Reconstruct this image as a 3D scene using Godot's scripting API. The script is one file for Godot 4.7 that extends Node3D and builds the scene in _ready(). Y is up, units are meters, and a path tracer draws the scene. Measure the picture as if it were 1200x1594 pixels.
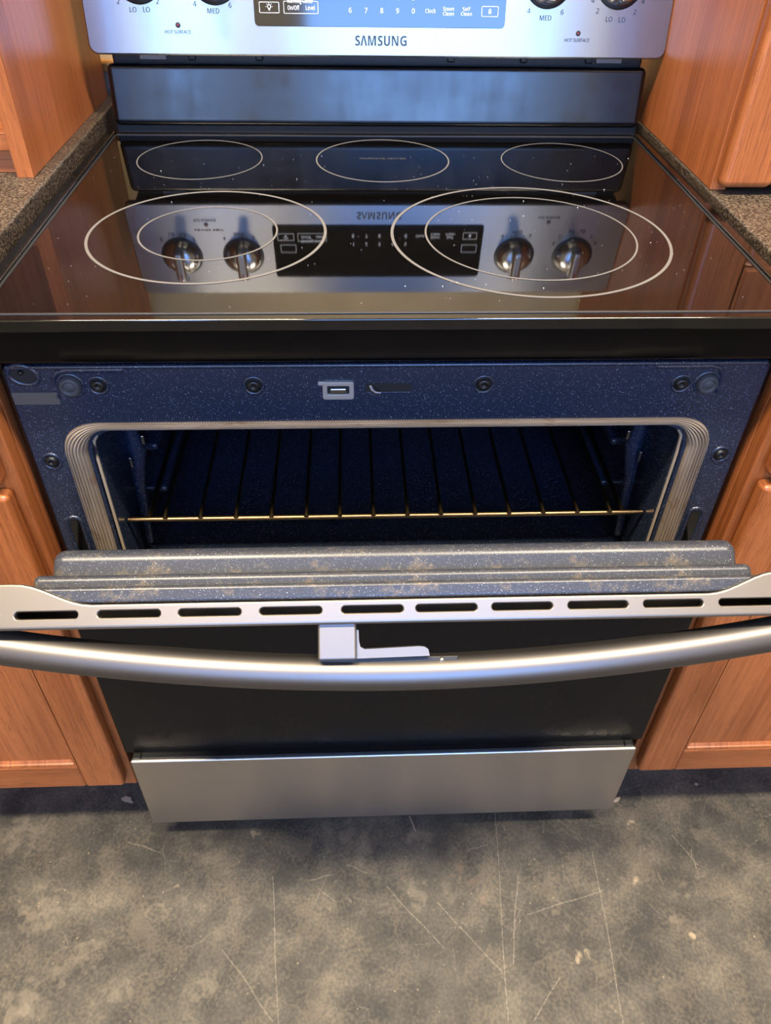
extends Node3D
# A glass-top electric range with its upper oven door half open, between oak cabinets on a concrete floor.

var rng := RandomNumberGenerator.new()
var M := {}
var taken := {}

# ------------------------------------------------------------------ naming
func numbered(called: String) -> String:
	if not taken.has(called):
		taken[called] = 0
		return called
	taken[called] += 1
	return "%s_%03d" % [called, taken[called]]

func thing(called: String, label: String, category: String, at := Vector3.ZERO, group := "") -> Node3D:
	var o := Node3D.new()
	o.name = numbered(called)
	add_child(o)
	o.position = at
	o.set_meta("label", label)
	o.set_meta("category", category)
	if group != "":
		o.set_meta("group", group)
	return o

func part(parent: Node, called: String, mesh: Mesh, mat: Material, at := Vector3.ZERO, label := "") -> MeshInstance3D:
	var o := MeshInstance3D.new()
	o.name = called
	o.mesh = mesh
	o.material_override = mat
	o.position = at
	o.cast_shadow = GeometryInstance3D.SHADOW_CASTING_SETTING_ON
	parent.add_child(o, true)
	if label != "":
		o.set_meta("label", label)
	return o

func holder(parent: Node, called: String, at := Vector3.ZERO) -> Node3D:
	var o := Node3D.new()
	o.name = called
	o.position = at
	parent.add_child(o, true)
	return o

func structure(called: String, mesh: Mesh, mat: Material, label: String, at := Vector3.ZERO) -> MeshInstance3D:
	var o := part(self, called, mesh, mat, at, label)
	o.set_meta("kind", "structure")
	return o

# ------------------------------------------------------------------ meshes
func face_uv(p: Vector3, axis: int, grain: int) -> Vector2:
	# metres; v runs along the grain
	var across := []
	for k in 3:
		if k != axis and k != grain:
			across.append(k)
	if axis == grain:
		return Vector2(p[across[0]], p[across[1]])
	return Vector2(p[across[0]], p[grain])

# rounded box centred on c; grain 0/1/2 = axis of the wood grain or brushing
func rbox(size: Vector3, r := 0.0, seg := 2, grain := 1, c := Vector3.ZERO, uv_off := Vector2.ZERO) -> ArrayMesh:
	var h := size * 0.5
	r = minf(r, minf(h.x, minf(h.y, h.z)) * 0.999)
	var st := SurfaceTool.new()
	st.begin(Mesh.PRIMITIVE_TRIANGLES)
	var base := 0
	for axis in 3:
		var a1 := (axis + 1) % 3
		var a2 := (axis + 2) % 3
		for s in [-1.0, 1.0]:
			var l1 := steps(h[a1], r, seg)
			var l2 := steps(h[a2], r, seg)
			for v1 in l1:
				for v2 in l2:
					var p := Vector3.ZERO
					p[axis] = s * h[axis]
					p[a1] = v1
					p[a2] = v2
					var nrm := Vector3.ZERO
					nrm[axis] = s
					if r > 0.0:
						var inner := p.clamp(-(h - Vector3(r, r, r)), h - Vector3(r, r, r))
						nrm = (p - inner).normalized()
						p = inner + nrm * r
					st.set_normal(nrm)
					st.set_uv(face_uv(p, axis, grain) + uv_off)
					st.add_vertex(p + c)
			var n2: int = l2.size()
			for i in l1.size() - 1:
				for j in n2 - 1:
					var a := base + i * n2 + j
					var b := a + n2
					if s > 0:
						for k in [a, a + 1, b, b, a + 1, b + 1]:
							st.add_index(k)
					else:
						for k in [a, b, a + 1, b, b + 1, a + 1]:
							st.add_index(k)
			base += l1.size() * n2
	return st.commit()

func steps(h: float, r: float, seg: int) -> Array:
	if r <= 0.0:
		return [-h, h]
	var out := []
	for k in seg:
		out.append(-h + r * (1.0 - tan(PI / 4.0 * (1.0 - float(k) / seg))))
	out.append(-h + r)
	out.append(h - r)
	for k in range(seg - 1, -1, -1):
		out.append(h - r * (1.0 - tan(PI / 4.0 * (1.0 - float(k) / seg))))
	return out

# a grid of rings; each ring an array of Vector3; smooth
func grid(rings: Array, close_u := false, close_v := false, smooth := true, caps := false, uvs := []) -> ArrayMesh:
	var st := SurfaceTool.new()
	st.begin(Mesh.PRIMITIVE_TRIANGLES)
	st.set_smooth_group(0 if smooth else -1)
	add_grid(st, rings, close_u, close_v, uvs)
	if caps:
		for q in [0, rings.size() - 1]:
			var ring: Array = rings[q]
			var mid := Vector3.ZERO
			for p in ring:
				mid += p / ring.size()
			st.set_smooth_group(-1)
			for j in ring.size():
				var a: Vector3 = ring[j]
				var b: Vector3 = ring[(j + 1) % ring.size()]
				for p in ([mid, a, b] if q == 0 else [mid, b, a]):
					st.set_uv(Vector2(p.x, p.y))
					st.add_vertex(p)
	st.generate_normals()
	return st.commit()

func add_grid(st: SurfaceTool, rings: Array, close_u := false, close_v := false, uvs := []) -> void:
	var n := rings.size()
	var m: int = rings[0].size()
	for i in (n if close_u else n - 1):
		for j in (m if close_v else m - 1):
			var i2 := (i + 1) % n
			var j2 := (j + 1) % m
			var quad := [rings[i][j], rings[i][j2], rings[i2][j], rings[i2][j2]]
			var tx := []
			if uvs.size():
				# uvs = [length scale along u, scale along v]
				tx = [Vector2(j * uvs[1], i * uvs[0]), Vector2((j + 1) * uvs[1], i * uvs[0]), Vector2(j * uvs[1], (i + 1) * uvs[0]), Vector2((j + 1) * uvs[1], (i + 1) * uvs[0])]
			else:
				for p in quad:
					tx.append(Vector2(p.x, p.y + p.z))
			for k in [0, 2, 1, 1, 2, 3]:
				st.set_uv(tx[k])
				st.add_vertex(quad[k])

# revolve (radius, z) round the z axis
func lathe(profile: Array, seg := 32, close := false) -> ArrayMesh:
	var rings := []
	for k in seg:
		var a := TAU * k / seg
		var ring := []
		for p in profile:
			ring.append(Vector3(cos(a) * p[0], sin(a) * p[0], p[1]))
		rings.append(ring)
	return grid(rings, true, close)

func tube(path: Array, r: float, seg := 10, radii := []) -> ArrayMesh:
	var rings := []
	var nref := Vector3.UP
	for i in path.size():
		var t: Vector3 = (path[mini(i + 1, path.size() - 1)] - path[maxi(i - 1, 0)]).normalized()
		if absf(t.dot(nref)) > 0.98:
			nref = Vector3.RIGHT if absf(t.x) < 0.9 else Vector3.BACK
		var n := (nref - t * nref.dot(t)).normalized()
		var b := t.cross(n)
		var ring := []
		var rr: float = radii[i] if radii.size() else r
		for k in seg:
			var a := TAU * k / seg
			ring.append(path[i] + (n * cos(a) + b * sin(a)) * rr)
		rings.append(ring)
	return grid(rings, false, true, true, true, [0.01, 0.01])

# flat shape in xy extruded in z from z0 to z1, with a small chamfer on the +z edge
func prism(poly: PackedVector2Array, z0: float, z1: float, bevel := 0.0) -> ArrayMesh:
	var st := SurfaceTool.new()
	st.begin(Mesh.PRIMITIVE_TRIANGLES)
	st.set_smooth_group(-1)
	var top := poly
	if bevel > 0.0:
		var inset := Geometry2D.offset_polygon(poly, -bevel, Geometry2D.JOIN_MITER)
		if inset.size() == 1 and inset[0].size() == poly.size():
			var best := 0
			for k in poly.size():
				if inset[0][k].distance_to(poly[0]) < inset[0][best].distance_to(poly[0]):
					best = k
			top = PackedVector2Array()
			for k in poly.size():
				top.append(inset[0][(best + k) % poly.size()])
	var tri := Geometry2D.triangulate_polygon(top)
	for k in range(0, tri.size(), 3):
		for q in [tri[k], tri[k + 2], tri[k + 1]]:
			st.set_uv(top[q])
			st.add_vertex(Vector3(top[q].x, top[q].y, z1))
	tri = Geometry2D.triangulate_polygon(poly)
	for k in range(0, tri.size(), 3):
		for q in [tri[k], tri[k + 1], tri[k + 2]]:
			st.set_uv(poly[q])
			st.add_vertex(Vector3(poly[q].x, poly[q].y, z0))
	var n := poly.size()
	var levels := [[poly, z0], [poly, z1 - bevel], [top, z1]] if top != poly else [[poly, z0], [poly, z1]]
	for lv in levels.size() - 1:
		for i in n:
			var j := (i + 1) % n
			var q := [Vector3(levels[lv][0][i].x, levels[lv][0][i].y, levels[lv][1]), Vector3(levels[lv][0][j].x, levels[lv][0][j].y, levels[lv][1]), Vector3(levels[lv + 1][0][i].x, levels[lv + 1][0][i].y, levels[lv + 1][1]), Vector3(levels[lv + 1][0][j].x, levels[lv + 1][0][j].y, levels[lv + 1][1])]
			for k in [0, 1, 2, 1, 3, 2]:
				st.set_uv(Vector2(q[k].x, q[k].y + q[k].z))
				st.add_vertex(q[k])
	st.generate_normals()
	return st.commit()

func rrect(w: float, h: float, r: float, n := 6, c := Vector2.ZERO) -> PackedVector2Array:
	var out := PackedVector2Array()
	for q in 4:
		var cx := (w * 0.5 - r) * (1.0 if q == 0 or q == 3 else -1.0)
		var cy := (h * 0.5 - r) * (1.0 if q < 2 else -1.0)
		for k in n + 1:
			var a := PI / 2.0 * (q + float(k) / n)
			out.append(c + Vector2(cx + cos(a) * r, cy + sin(a) * r))
	return out

# a flat frame between two outlines with the same number of points, from z0 to z1
func frame_between(outer: PackedVector2Array, inner: PackedVector2Array, z0: float, z1: float, round_in := 0.0, round_out := 0.0) -> ArrayMesh:
	var n := outer.size()
	var rings := []
	for i in n:
		var o := outer[i]
		var q := inner[i]
		var d := (q - o).normalized()
		var ring := [Vector3(o.x, o.y, z0)]
		if round_out > 0.0:
			for k in 4:
				var a := PI / 2.0 * k / 3.0
				var e := o + d * round_out * (1.0 - cos(a))
				ring.append(Vector3(e.x, e.y, z1 - round_out * (1.0 - sin(a))))
		else:
			ring.append(Vector3(o.x, o.y, z1))
		if round_in > 0.0:
			for k in 4:
				var a := PI / 2.0 * k / 3.0
				var e := q - d * round_in * (1.0 - sin(a))
				ring.append(Vector3(e.x, e.y, z1 - round_in * (1.0 - cos(a))))
		else:
			ring.append(Vector3(q.x, q.y, z1))
		ring.append(Vector3(q.x, q.y, z0))
		rings.append(ring)
	var st := SurfaceTool.new()
	st.begin(Mesh.PRIMITIVE_TRIANGLES)
	st.set_smooth_group(-1)
	add_grid(st, rings, true, false)
	st.generate_normals()
	return st.commit()

func annulus(r: float, w: float, y: float, seg := 128) -> ArrayMesh:
	var rings := []
	for k in seg:
		var a := TAU * k / seg
		rings.append([Vector3(cos(a) * (r - w), 0, sin(a) * (r - w)), Vector3(cos(a) * (r - w), y, sin(a) * (r - w)), Vector3(cos(a) * r, y, sin(a) * r), Vector3(cos(a) * r, 0, sin(a) * r)])
	return grid(rings, true, true, false)

# ------------------------------------------------------------------ textures
func noise_bytes(w: int, h: int, sx: int, sy: int, sd: int, freq: float, oct := 4, ridged := false) -> PackedByteArray:
	# seamless noise of w/sx by h/sy, stretched to w by h
	var n := FastNoiseLite.new()
	n.seed = sd
	n.frequency = freq
	n.noise_type = FastNoiseLite.TYPE_SIMPLEX_SMOOTH
	n.fractal_octaves = oct
	if ridged:
		n.fractal_type = FastNoiseLite.FRACTAL_RIDGED
	var im := n.get_seamless_image(w / sx, h / sy)
	im.convert(Image.FORMAT_L8)
	if sx > 1 or sy > 1:
		im.resize(w, h, Image.INTERPOLATE_CUBIC)
	return im.get_data()

func tex(im: Image) -> ImageTexture:
	return ImageTexture.create_from_image(im)

func ramp3(t: float, a: Color, b: Color, c: Color) -> Color:
	return a.lerp(b, t * 2.0) if t < 0.5 else b.lerp(c, t * 2.0 - 1.0)

func dab(im: Image, x: float, y: float, r: float, c: Color, a: float) -> void:
	var w := im.get_width()
	var h := im.get_height()
	for j in range(int(y - r), int(y + r) + 2):
		for i in range(int(x - r), int(x + r) + 2):
			var d := Vector2(i - x, j - y).length() / r
			if d < 1.0:
				var q := posmod(i, w)
				var s := posmod(j, h)
				im.set_pixel(q, s, im.get_pixel(q, s).lerp(c, a * minf(1.0, (1.0 - d) * 2.5)))

func scratch(im: Image, a: Vector2, b: Vector2, r: float, c: Color, al: float, wob := 0.0) -> void:
	var n := int(a.distance_to(b) / maxf(0.6, r * 0.8)) + 1
	for k in n + 1:
		var t := float(k) / n
		var p := a.lerp(b, t) + Vector2(sin(t * 7.0 + a.x), cos(t * 9.0 + a.y)) * wob
		if rng.randf() < 0.85:
			dab(im, p.x, p.y, r * rng.randf_range(0.8, 1.2), c, al * rng.randf_range(0.4, 1.0))

var ragged := PackedByteArray()   # noise that gives dust patches their ragged outlines
var ragged_n := 0

func blot(im: Image, x: float, y: float, r: float, c: Color, al: float) -> void:
	if ragged_n == 0:
		ragged_n = 512
		ragged = noise_bytes(512, 512, 1, 1, 91, 0.045, 5)
	var w := im.get_width()
	var h := im.get_height()
	var turn := rng.randf() * PI
	var sq := rng.randf_range(0.5, 0.9)
	var ox := rng.randi() % 512
	var oy := rng.randi() % 512
	for j in range(int(y - r), int(y + r) + 2):
		for i in range(int(x - r), int(x + r) + 2):
			var v := Vector2(i - x, j - y).rotated(turn)
			v.y /= sq
			var d := v.length() / r
			if d < 1.0:
				var n := ragged[posmod(j + oy, 512) * 512 + posmod(i + ox, 512)] / 255.0
				var k := clampf((1.0 - d) * 1.1 + (n - 0.52) * 4.0, 0.0, 1.0) * clampf((1.0 - d) * 4.0, 0.0, 1.0)
				if k > 0.0:
					var q := posmod(i, w)
					var s2 := posmod(j, h)
					im.set_pixel(q, s2, im.get_pixel(q, s2).lerp(c, al * k))

func wood_image(w: int, h: int, sd: int, dark: Color, mid: Color, light: Color, pores: int) -> Image:
	rng.seed = sd
	var a := noise_bytes(w, h, 1, 24, sd, 0.012, 3)
	var b := noise_bytes(w, h, 1, 48, sd + 1, 0.09, 3)
	var e := noise_bytes(w, h, 2, 6, sd + 2, 0.01, 2)
	var data := PackedByteArray()
	data.resize(w * h * 3)
	for k in w * h:
		var t := 0.5 + ((a[k] * 0.5 + b[k] * 0.6 + e[k] * 0.4) / 255.0 - 0.75) * 0.8
		var c := ramp3(clampf(t, 0.0, 1.0), dark, mid, light)
		data[k * 3] = c.r8
		data[k * 3 + 1] = c.g8
		data[k * 3 + 2] = c.b8
	var im := Image.create_from_data(w, h, false, Image.FORMAT_RGB8, data)
	for k in pores:
		var x := rng.randi() % w
		var y := rng.randi() % h
		var n := 6 + rng.randi() % 46
		var s := rng.randf_range(0.15, 0.5)
		var drift := rng.randf_range(-0.05, 0.05)
		for j in n:
			var q := posmod(x + int(j * drift), w)
			var r := posmod(y + j, h)
			im.set_pixel(q, r, im.get_pixel(q, r).lerp(dark.darkened(0.25), s))
	return im

func enamel_image(n: int, base: Color, specks: int, stain: float, sd: int) -> Image:
	rng.seed = sd
	var im := Image.create(n, n, false, Image.FORMAT_RGB8)
	var a := noise_bytes(n, n, 1, 1, sd, 0.006, 4)
	var b := noise_bytes(n, n, 1, 1, sd + 3, 0.03, 3)
	var data := PackedByteArray()
	data.resize(n * n * 3)
	var tan := Color(0.32, 0.28, 0.235)
	for k in n * n:
		var s := clampf((a[k] + b[k] * 0.6) / 255.0 * 3.4 - 3.05, 0.0, 1.0) * stain
		var c := base.lerp(tan, s)
		data[k * 3] = c.r8
		data[k * 3 + 1] = c.g8
		data[k * 3 + 2] = c.b8
	im = Image.create_from_data(n, n, false, Image.FORMAT_RGB8, data)
	for k in specks:
		var x := rng.randf() * n
		var y := rng.randf() * n
		var v := rng.randf()
		var r := 0.95 if v < 0.86 else (1.35 if v < 0.985 else 1.9)
		dab(im, x, y, r, Color(0.84, 0.86, 0.89), rng.randf_range(0.25, 1.0))
	return im

func concrete_image(n: int, span: float, x0: float, z0: float) -> Image:
	rng.seed = 71
	var a := noise_bytes(n, n, 2, 2, 5, 0.011, 5)
	var b := noise_bytes(n, n, 1, 1, 6, 0.016, 5)
	var c := noise_bytes(n, n, 1, 1, 7, 0.15, 3)
	var d := noise_bytes(n, n, 1, 1, 8, 0.012, 6)
	var e := noise_bytes(n, n, 1, 1, 9, 0.013, 4, true)
	var lo := Color(0.185, 0.18, 0.165)
	var mid := Color(0.295, 0.28, 0.245)
	var hi := Color(0.44, 0.405, 0.345)
	var data := PackedByteArray()
	data.resize(n * n * 3)
	for k in n * n:
		var t := 0.34 + ((a[k] * 0.6 + b[k] * 0.7 + c[k] * 0.5) / 255.0 - 0.9) * 0.95
		var q := ramp3(clampf(t, 0.0, 1.0), lo, mid, hi)
		var w := clampf(((d[k] * 0.7 + c[k] * 0.3) / 255.0 - 0.51) * 6.0, 0.0, 1.0)
		q = q.lerp(Color(0.40, 0.36, 0.295), w * 0.35)
		q = q.lerp(hi, clampf((e[k] / 255.0 - 0.80) * 5.0, 0.0, 1.0) * 0.35)
		data[k * 3] = q.r8
		data[k * 3 + 1] = q.g8
		data[k * 3 + 2] = q.b8
	var im := Image.create_from_data(n, n, false, Image.FORMAT_RGB8, data)
	var s := n / span
	var dust := Color(0.66, 0.58, 0.46)
	var pale := Color(0.48, 0.44, 0.375)
	# general scuffs and fine scratches everywhere
	for k in 1600:
		var p := Vector2(rng.randf() * n, rng.randf() * n)
		var an := rng.randf() * TAU
		scratch(im, p, p + Vector2(cos(an), sin(an)) * rng.randf_range(6, 60), rng.randf_range(0.6, 0.95), pale, rng.randf_range(0.1, 0.45), rng.randf_range(0.0, 5.0))
	for k in 200:
		blot(im, rng.randf() * n, rng.randf() * n, rng.randf_range(10, 50), pale if rng.randf() < 0.6 else lo, rng.randf_range(0.1, 0.35))
	for k in 1500:
		dab(im, rng.randf() * n, rng.randf() * n, rng.randf_range(0.7, 1.5), dust if rng.randf() < 0.6 else lo, rng.randf_range(0.2, 0.8))
	# the marks that the photograph shows, in metres
	for m in [[.06, .062, .028], [.045, .056, .02], [-.06, .047, .03], [-.04, .085, .03], [.049, .148, .03], [.263, .183, .03], [.462, .156, .022], [.436, .198, .018], [.527, .06, .03], [-.348, .163, .022], [-.262, .266, .03], [-.383, .266, .03], [-.584, .036, .05], [-.527, .157, .05], [-.451, .23, .05], [-.518, .277, .05]]:
		blot(im, (m[0] - x0) * s, (m[1] - z0) * s, m[2] * s, pale, 0.38)
	for m in [[-.21, .046, .014], [.274, .246, .014], [.294, .243, .010], [.455, .222, .008], [.395, .14, .010], [.415, .051, .014], [-.056, .154, .012], [-.325, .126, .010]]:
		blot(im, (m[0] - x0) * s, (m[1] - z0) * s, m[2] * s, dust, 0.7)
	for m in [[.118, .11, .014], [.136, .136, .016], [.153, .156, .016]]:
		blot(im, (m[0] - x0) * s, (m[1] - z0) * s, m[2] * s, Color(0.42, 0.35, 0.29), 0.45)
	for m in [[.06, .065, .009], [.084, .089, .004], [.287, .212, .05], [.13, .224, .05], [-.117, .242, .06], [.207, .103, .05], [-.177, .178, .05], [.515, .123, .05], [.091, .13, .03], [.587, .073, .05]]:
		blot(im, (m[0] - x0) * s, (m[1] - z0) * s, m[2] * s, Color(0.21, 0.205, 0.19), 0.32)
	for m in [[-.178, .116, -.156, .316], [.337, .092, .322, .332], [.188, .022, .162, .324], [.209, .124, .18, .252], [.214, .184, .34, .153], [0.0, .136, .082, .227], [-.245, .216, -.163, .312], [.078, .163, .162, .26], [.137, .082, .167, .076], [.475, .069, .501, .118], [.197, .325, .245, .271], [-.415, .052, -.36, .071], [-.121, .123, -.081, .114], [-.106, .136, -.08, .155], [-.061, .1, -.025, .116], [.498, .092, .496, .125]]:
		scratch(im, Vector2((m[0] - x0) * s, (m[1] - z0) * s), Vector2((m[2] - x0) * s, (m[3] - z0) * s), 0.8, Color(0.58, 0.54, 0.47), 0.55, 0.8)
	return im

func laminate_image(n: int, sd: int) -> Image:
	var a := noise_bytes(n, n, 1, 1, sd, 0.12, 3)
	var b := noise_bytes(n, n, 1, 1, sd + 1, 0.02, 3)
	var c := noise_bytes(n, n, 1, 1, sd + 2, 0.3, 2)
	var data := PackedByteArray()
	data.resize(n * n * 3)
	for k in n * n:
		var t := clampf((a[k] * 1.5 + b[k] * 0.35 + c[k] * 1.2) / 255.0 - 1.05, 0.0, 1.0)
		var q := ramp3(t, Color(0.11, 0.09, 0.07), Color(0.26, 0.22, 0.18), Color(0.44, 0.39, 0.33))
		data[k * 3] = q.r8
		data[k * 3 + 1] = q.g8
		data[k * 3 + 2] = q.b8
	return Image.create_from_data(n, n, false, Image.FORMAT_RGB8, data)

func gasket_image(w: int, h: int) -> Image:
	rng.seed = 12
	var a := noise_bytes(w, h, 1, 4, 31, 0.02, 3)
	var data := PackedByteArray()
	data.resize(w * h * 3)
	for y in h:
		for x in w:
			var k := y * w + x
			var weave := 0.82 + 0.18 * sin(y * PI / 2.0 + float(x / 8) * PI)
			var c := Color(0.46, 0.405, 0.34).lerp(Color(0.60, 0.54, 0.47), a[k] / 255.0) * weave
			data[k * 3] = c.r8
			data[k * 3 + 1] = c.g8
			data[k * 3 + 2] = c.b8
	var im := Image.create_from_data(w, h, false, Image.FORMAT_RGB8, data)
	for k in 26:
		blot(im, rng.randf() * w, rng.randf() * h, rng.randf_range(8, 22), Color(0.33, 0.22, 0.14), 0.3)
	return im

func streak_image(w: int, h: int, sd: int, lo: float, hi: float, along_u: bool) -> Image:
	var a := noise_bytes(w, h, 32 if along_u else 1, 1 if along_u else 32, sd, 0.25, 3)
	var b := noise_bytes(w, h, 8, 8, sd + 1, 0.03, 2)
	var data := PackedByteArray()
	data.resize(w * h)
	for k in w * h:
		data[k] = int(255.0 * clampf(lerpf(lo, hi, (a[k] * 0.6 + b[k] * 0.4) / 255.0), 0.0, 1.0))
	return Image.create_from_data(w, h, false, Image.FORMAT_L8, data)

func smudge_image(n: int, sd: int, lo: float, hi: float) -> Image:
	var a := noise_bytes(n, n, 2, 1, sd, 0.012, 5)
	var b := noise_bytes(n, n, 1, 4, sd + 1, 0.03, 3)
	var data := PackedByteArray()
	data.resize(n * n)
	for k in n * n:
		data[k] = int(255.0 * clampf(lerpf(lo, hi, (a[k] * 0.6 + b[k] * 0.4) / 255.0), 0.0, 1.0))
	return Image.create_from_data(n, n, false, Image.FORMAT_L8, data)

# ------------------------------------------------------------------ materials
func mat(c: Color, rough: float, metal := 0.0, spec := 0.5) -> StandardMaterial3D:
	var m := StandardMaterial3D.new()
	m.albedo_color = c
	m.roughness = rough
	m.metallic = metal
	m.metallic_specular = spec
	return m

func steel(c: Color, rough: float, aniso: float, streak: Texture2D, sc: float) -> StandardMaterial3D:
	var m := mat(c, rough, 1.0)
	m.anisotropy_enabled = true
	m.anisotropy = aniso
	m.roughness_texture = streak
	m.roughness_texture_channel = BaseMaterial3D.TEXTURE_CHANNEL_RED
	m.uv1_scale = Vector3(sc, sc, 1)
	return m

func textured(im: Image, per_metre: Vector3, rough: float, spec := 0.5, triplanar := true) -> StandardMaterial3D:
	var m := mat(Color.WHITE, rough, 0.0, spec)
	m.albedo_texture = tex(im)
	m.uv1_scale = per_metre
	m.uv1_triplanar = triplanar
	m.uv1_triplanar_sharpness = 6.0
	return m

func materials() -> void:
	var su := tex(streak_image(512, 512, 41, 0.9, 1.0, true))
	var sv := tex(streak_image(512, 512, 43, 0.9, 1.0, false))
	M.steel = steel(Color(0.73, 0.71, 0.68), 0.30, 0.6, sv, 5.0)
	M.panel_steel = steel(Color(0.60, 0.60, 0.60), 0.27, -0.75, su, 6.0)
	M.trim_steel = steel(Color(0.50, 0.475, 0.44), 0.44, -0.3, su, 3.0)
	M.handle_steel = steel(Color(0.42, 0.405, 0.39), 0.42, 0.3, sv, 1.0)
	M.latch_steel = mat(Color(0.48, 0.465, 0.45), 0.5, 1.0)
	M.release_plate = mat(Color(0.22, 0.215, 0.21), 0.5, 0.8)
	M.chrome = mat(Color(0.8, 0.8, 0.8), 0.15, 1.0)
	M.rack_wire = mat(Color(0.46, 0.38, 0.27), 0.33, 1.0)
	M.knob = mat(Color(0.74, 0.74, 0.75), 0.22, 1.0)
	M.black_plastic = mat(Color(0.035, 0.036, 0.038), 0.42)
	M.rubber = mat(Color(0.20, 0.205, 0.21), 0.6)
	M.zinc = mat(Color(0.60, 0.58, 0.55), 0.42, 0.35)
	M.dark = mat(Color(0.015, 0.015, 0.016), 0.7)
	M.glass_top = mat(Color(0.018, 0.016, 0.016), 0.035, 0.0, 0.62)
	M.glass_edge = mat(Color(0.16, 0.16, 0.165), 0.3)
	M.print = mat(Color(0.38, 0.37, 0.36), 0.5)
	M.print_dim = mat(Color(0.22, 0.22, 0.23), 0.5)
	M.rim_black = mat(Color(0.02, 0.02, 0.022), 0.08, 0.0, 0.62)
	var sm := tex(smudge_image(512, 90, 0.35, 1.0))
	M.guard_black = mat(Color(0.02, 0.025, 0.035), 0.32, 0.0, 0.5)
	M.guard_black.roughness_texture = sm
	M.guard_black.uv1_triplanar = true
	M.guard_black.uv1_scale = Vector3(2.2, 2.2, 2.2)
	M.fascia = mat(Color(0.012, 0.012, 0.014), 0.10, 0.0, 0.32)
	M.door_glass = mat(Color(0.045, 0.045, 0.042), 0.5, 0.0, 0.35)
	M.door_glass.roughness_texture = sm
	M.door_glass.uv1_triplanar = true
	M.door_glass.uv1_scale = Vector3(2.5, 2.5, 2.5)
	var navy := Color(0.100, 0.133, 0.198)
	var en := enamel_image(1024, navy, 9500, 0.0, 3)
	M.enamel = textured(en, Vector3(4, 4, 4), 0.26, 0.55)
	M.enamel_door_lit = textured(enamel_image(1024, Color(0.155, 0.17, 0.20), 13000, 0.8, 8), Vector3(4.4, 4.4, 4.4), 0.36, 0.5)  # paler base holds the light on the up-facing liner; brown residue is stain
	var wd := wood_image(768, 1536, 20, Color(0.42, 0.215, 0.095), Color(0.57, 0.325, 0.165), Color(0.67, 0.405, 0.225), 6500)
	M.oak = textured(wd, Vector3(2.4, 1.2, 1), 0.34, 0.5, false)
	M.oak_panel = textured(wood_image(768, 1536, 33, Color(0.46, 0.245, 0.115), Color(0.585, 0.34, 0.18), Color(0.665, 0.40, 0.225), 4000), Vector3(1.7, 1.0, 1), 0.36, 0.5, false)
	M.oak_side = textured(wood_image(768, 1536, 47, Color(0.45, 0.245, 0.125), Color(0.585, 0.34, 0.19), Color(0.69, 0.415, 0.24), 3000), Vector3(2.0, 0.9, 1), 0.36, 0.5, false)
	M.laminate = textured(laminate_image(512, 60), Vector3(3.4, 3.4, 3.4), 0.42)
	M.wall = textured(smudge_rgb(256, Color(0.74, 0.66, 0.50), Color(0.80, 0.72, 0.56)), Vector3(0.8, 0.8, 0.8), 0.8)
	M.wall_white = textured(smudge_rgb(256, Color(0.70, 0.69, 0.66), Color(0.76, 0.75, 0.72)), Vector3(0.5, 0.5, 0.5), 0.85)
	M.ceiling = mat(Color(0.62, 0.61, 0.59), 0.9)
	M.pine = textured(wood_image(256, 512, 55, Color(0.60, 0.40, 0.17), Color(0.74, 0.52, 0.25), Color(0.80, 0.60, 0.32), 200), Vector3(2, 1, 1), 0.5, 0.5, false)
	M.white_board = mat(Color(0.75, 0.72, 0.66), 0.7)
	M.gasket = textured(gasket_image(64, 2048), Vector3(1, 1, 1), 0.85, 0.3, false)
	M.seal_lip = mat(Color(0.50, 0.45, 0.38), 0.7)
	M.floor = mat(Color.WHITE, 0.62, 0.0, 0.4)
	M.floor.albedo_texture = tex(concrete_image(1536, 1.6, -0.8, -0.3))
	M.ink = mat(Color(0.10, 0.13, 0.20), 0.5)
	M.ink_light = mat(Color(0.85, 0.88, 0.92), 0.5)
	M.display = mat(Color(0.012, 0.014, 0.02), 0.07, 0.0, 0.65)
	M.paper = mat(Color(0.58, 0.52, 0.45), 0.8)
	M.red = mat(Color(0.55, 0.06, 0.05), 0.3)
	M.tape = mat(Color(0.30, 0.29, 0.27), 0.3)

func smudge_rgb(n: int, a: Color, b: Color) -> Image:
	var d := noise_bytes(n, n, 1, 1, 77, 0.03, 4)
	var data := PackedByteArray()
	data.resize(n * n * 3)
	for k in n * n:
		var c := a.lerp(b, d[k] / 255.0)
		data[k * 3] = c.r8
		data[k * 3 + 1] = c.g8
		data[k * 3 + 2] = c.b8
	return Image.create_from_data(n, n, false, Image.FORMAT_RGB8, data)

# ------------------------------------------------------------------ lettering
func letters(parent: Node, s: String, x: float, y: float, height: float, width: float, m: Material, bold := false, z := 0.0004) -> MeshInstance3D:
	var t := TextMesh.new()
	var f := SystemFont.new()
	f.font_names = PackedStringArray(["Droid Sans"])
	if bold:
		f.font_weight = 700
	t.font = f
	t.text = s
	t.font_size = 48
	t.pixel_size = 0.001
	t.depth = 0.2
	var box := t.get_aabb()
	var o := part(parent, "lettering", t, m)
	var sx := width / maxf(box.size.x, 1e-4) if width > 0.0 else height / 0.0345
	var sy := height / 0.0345
	o.scale = Vector3(sx, sy, 0.002)
	var c := box.get_center()
	o.position = Vector3(x - c.x * sx, y - c.y * sy, z)
	return o

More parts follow.
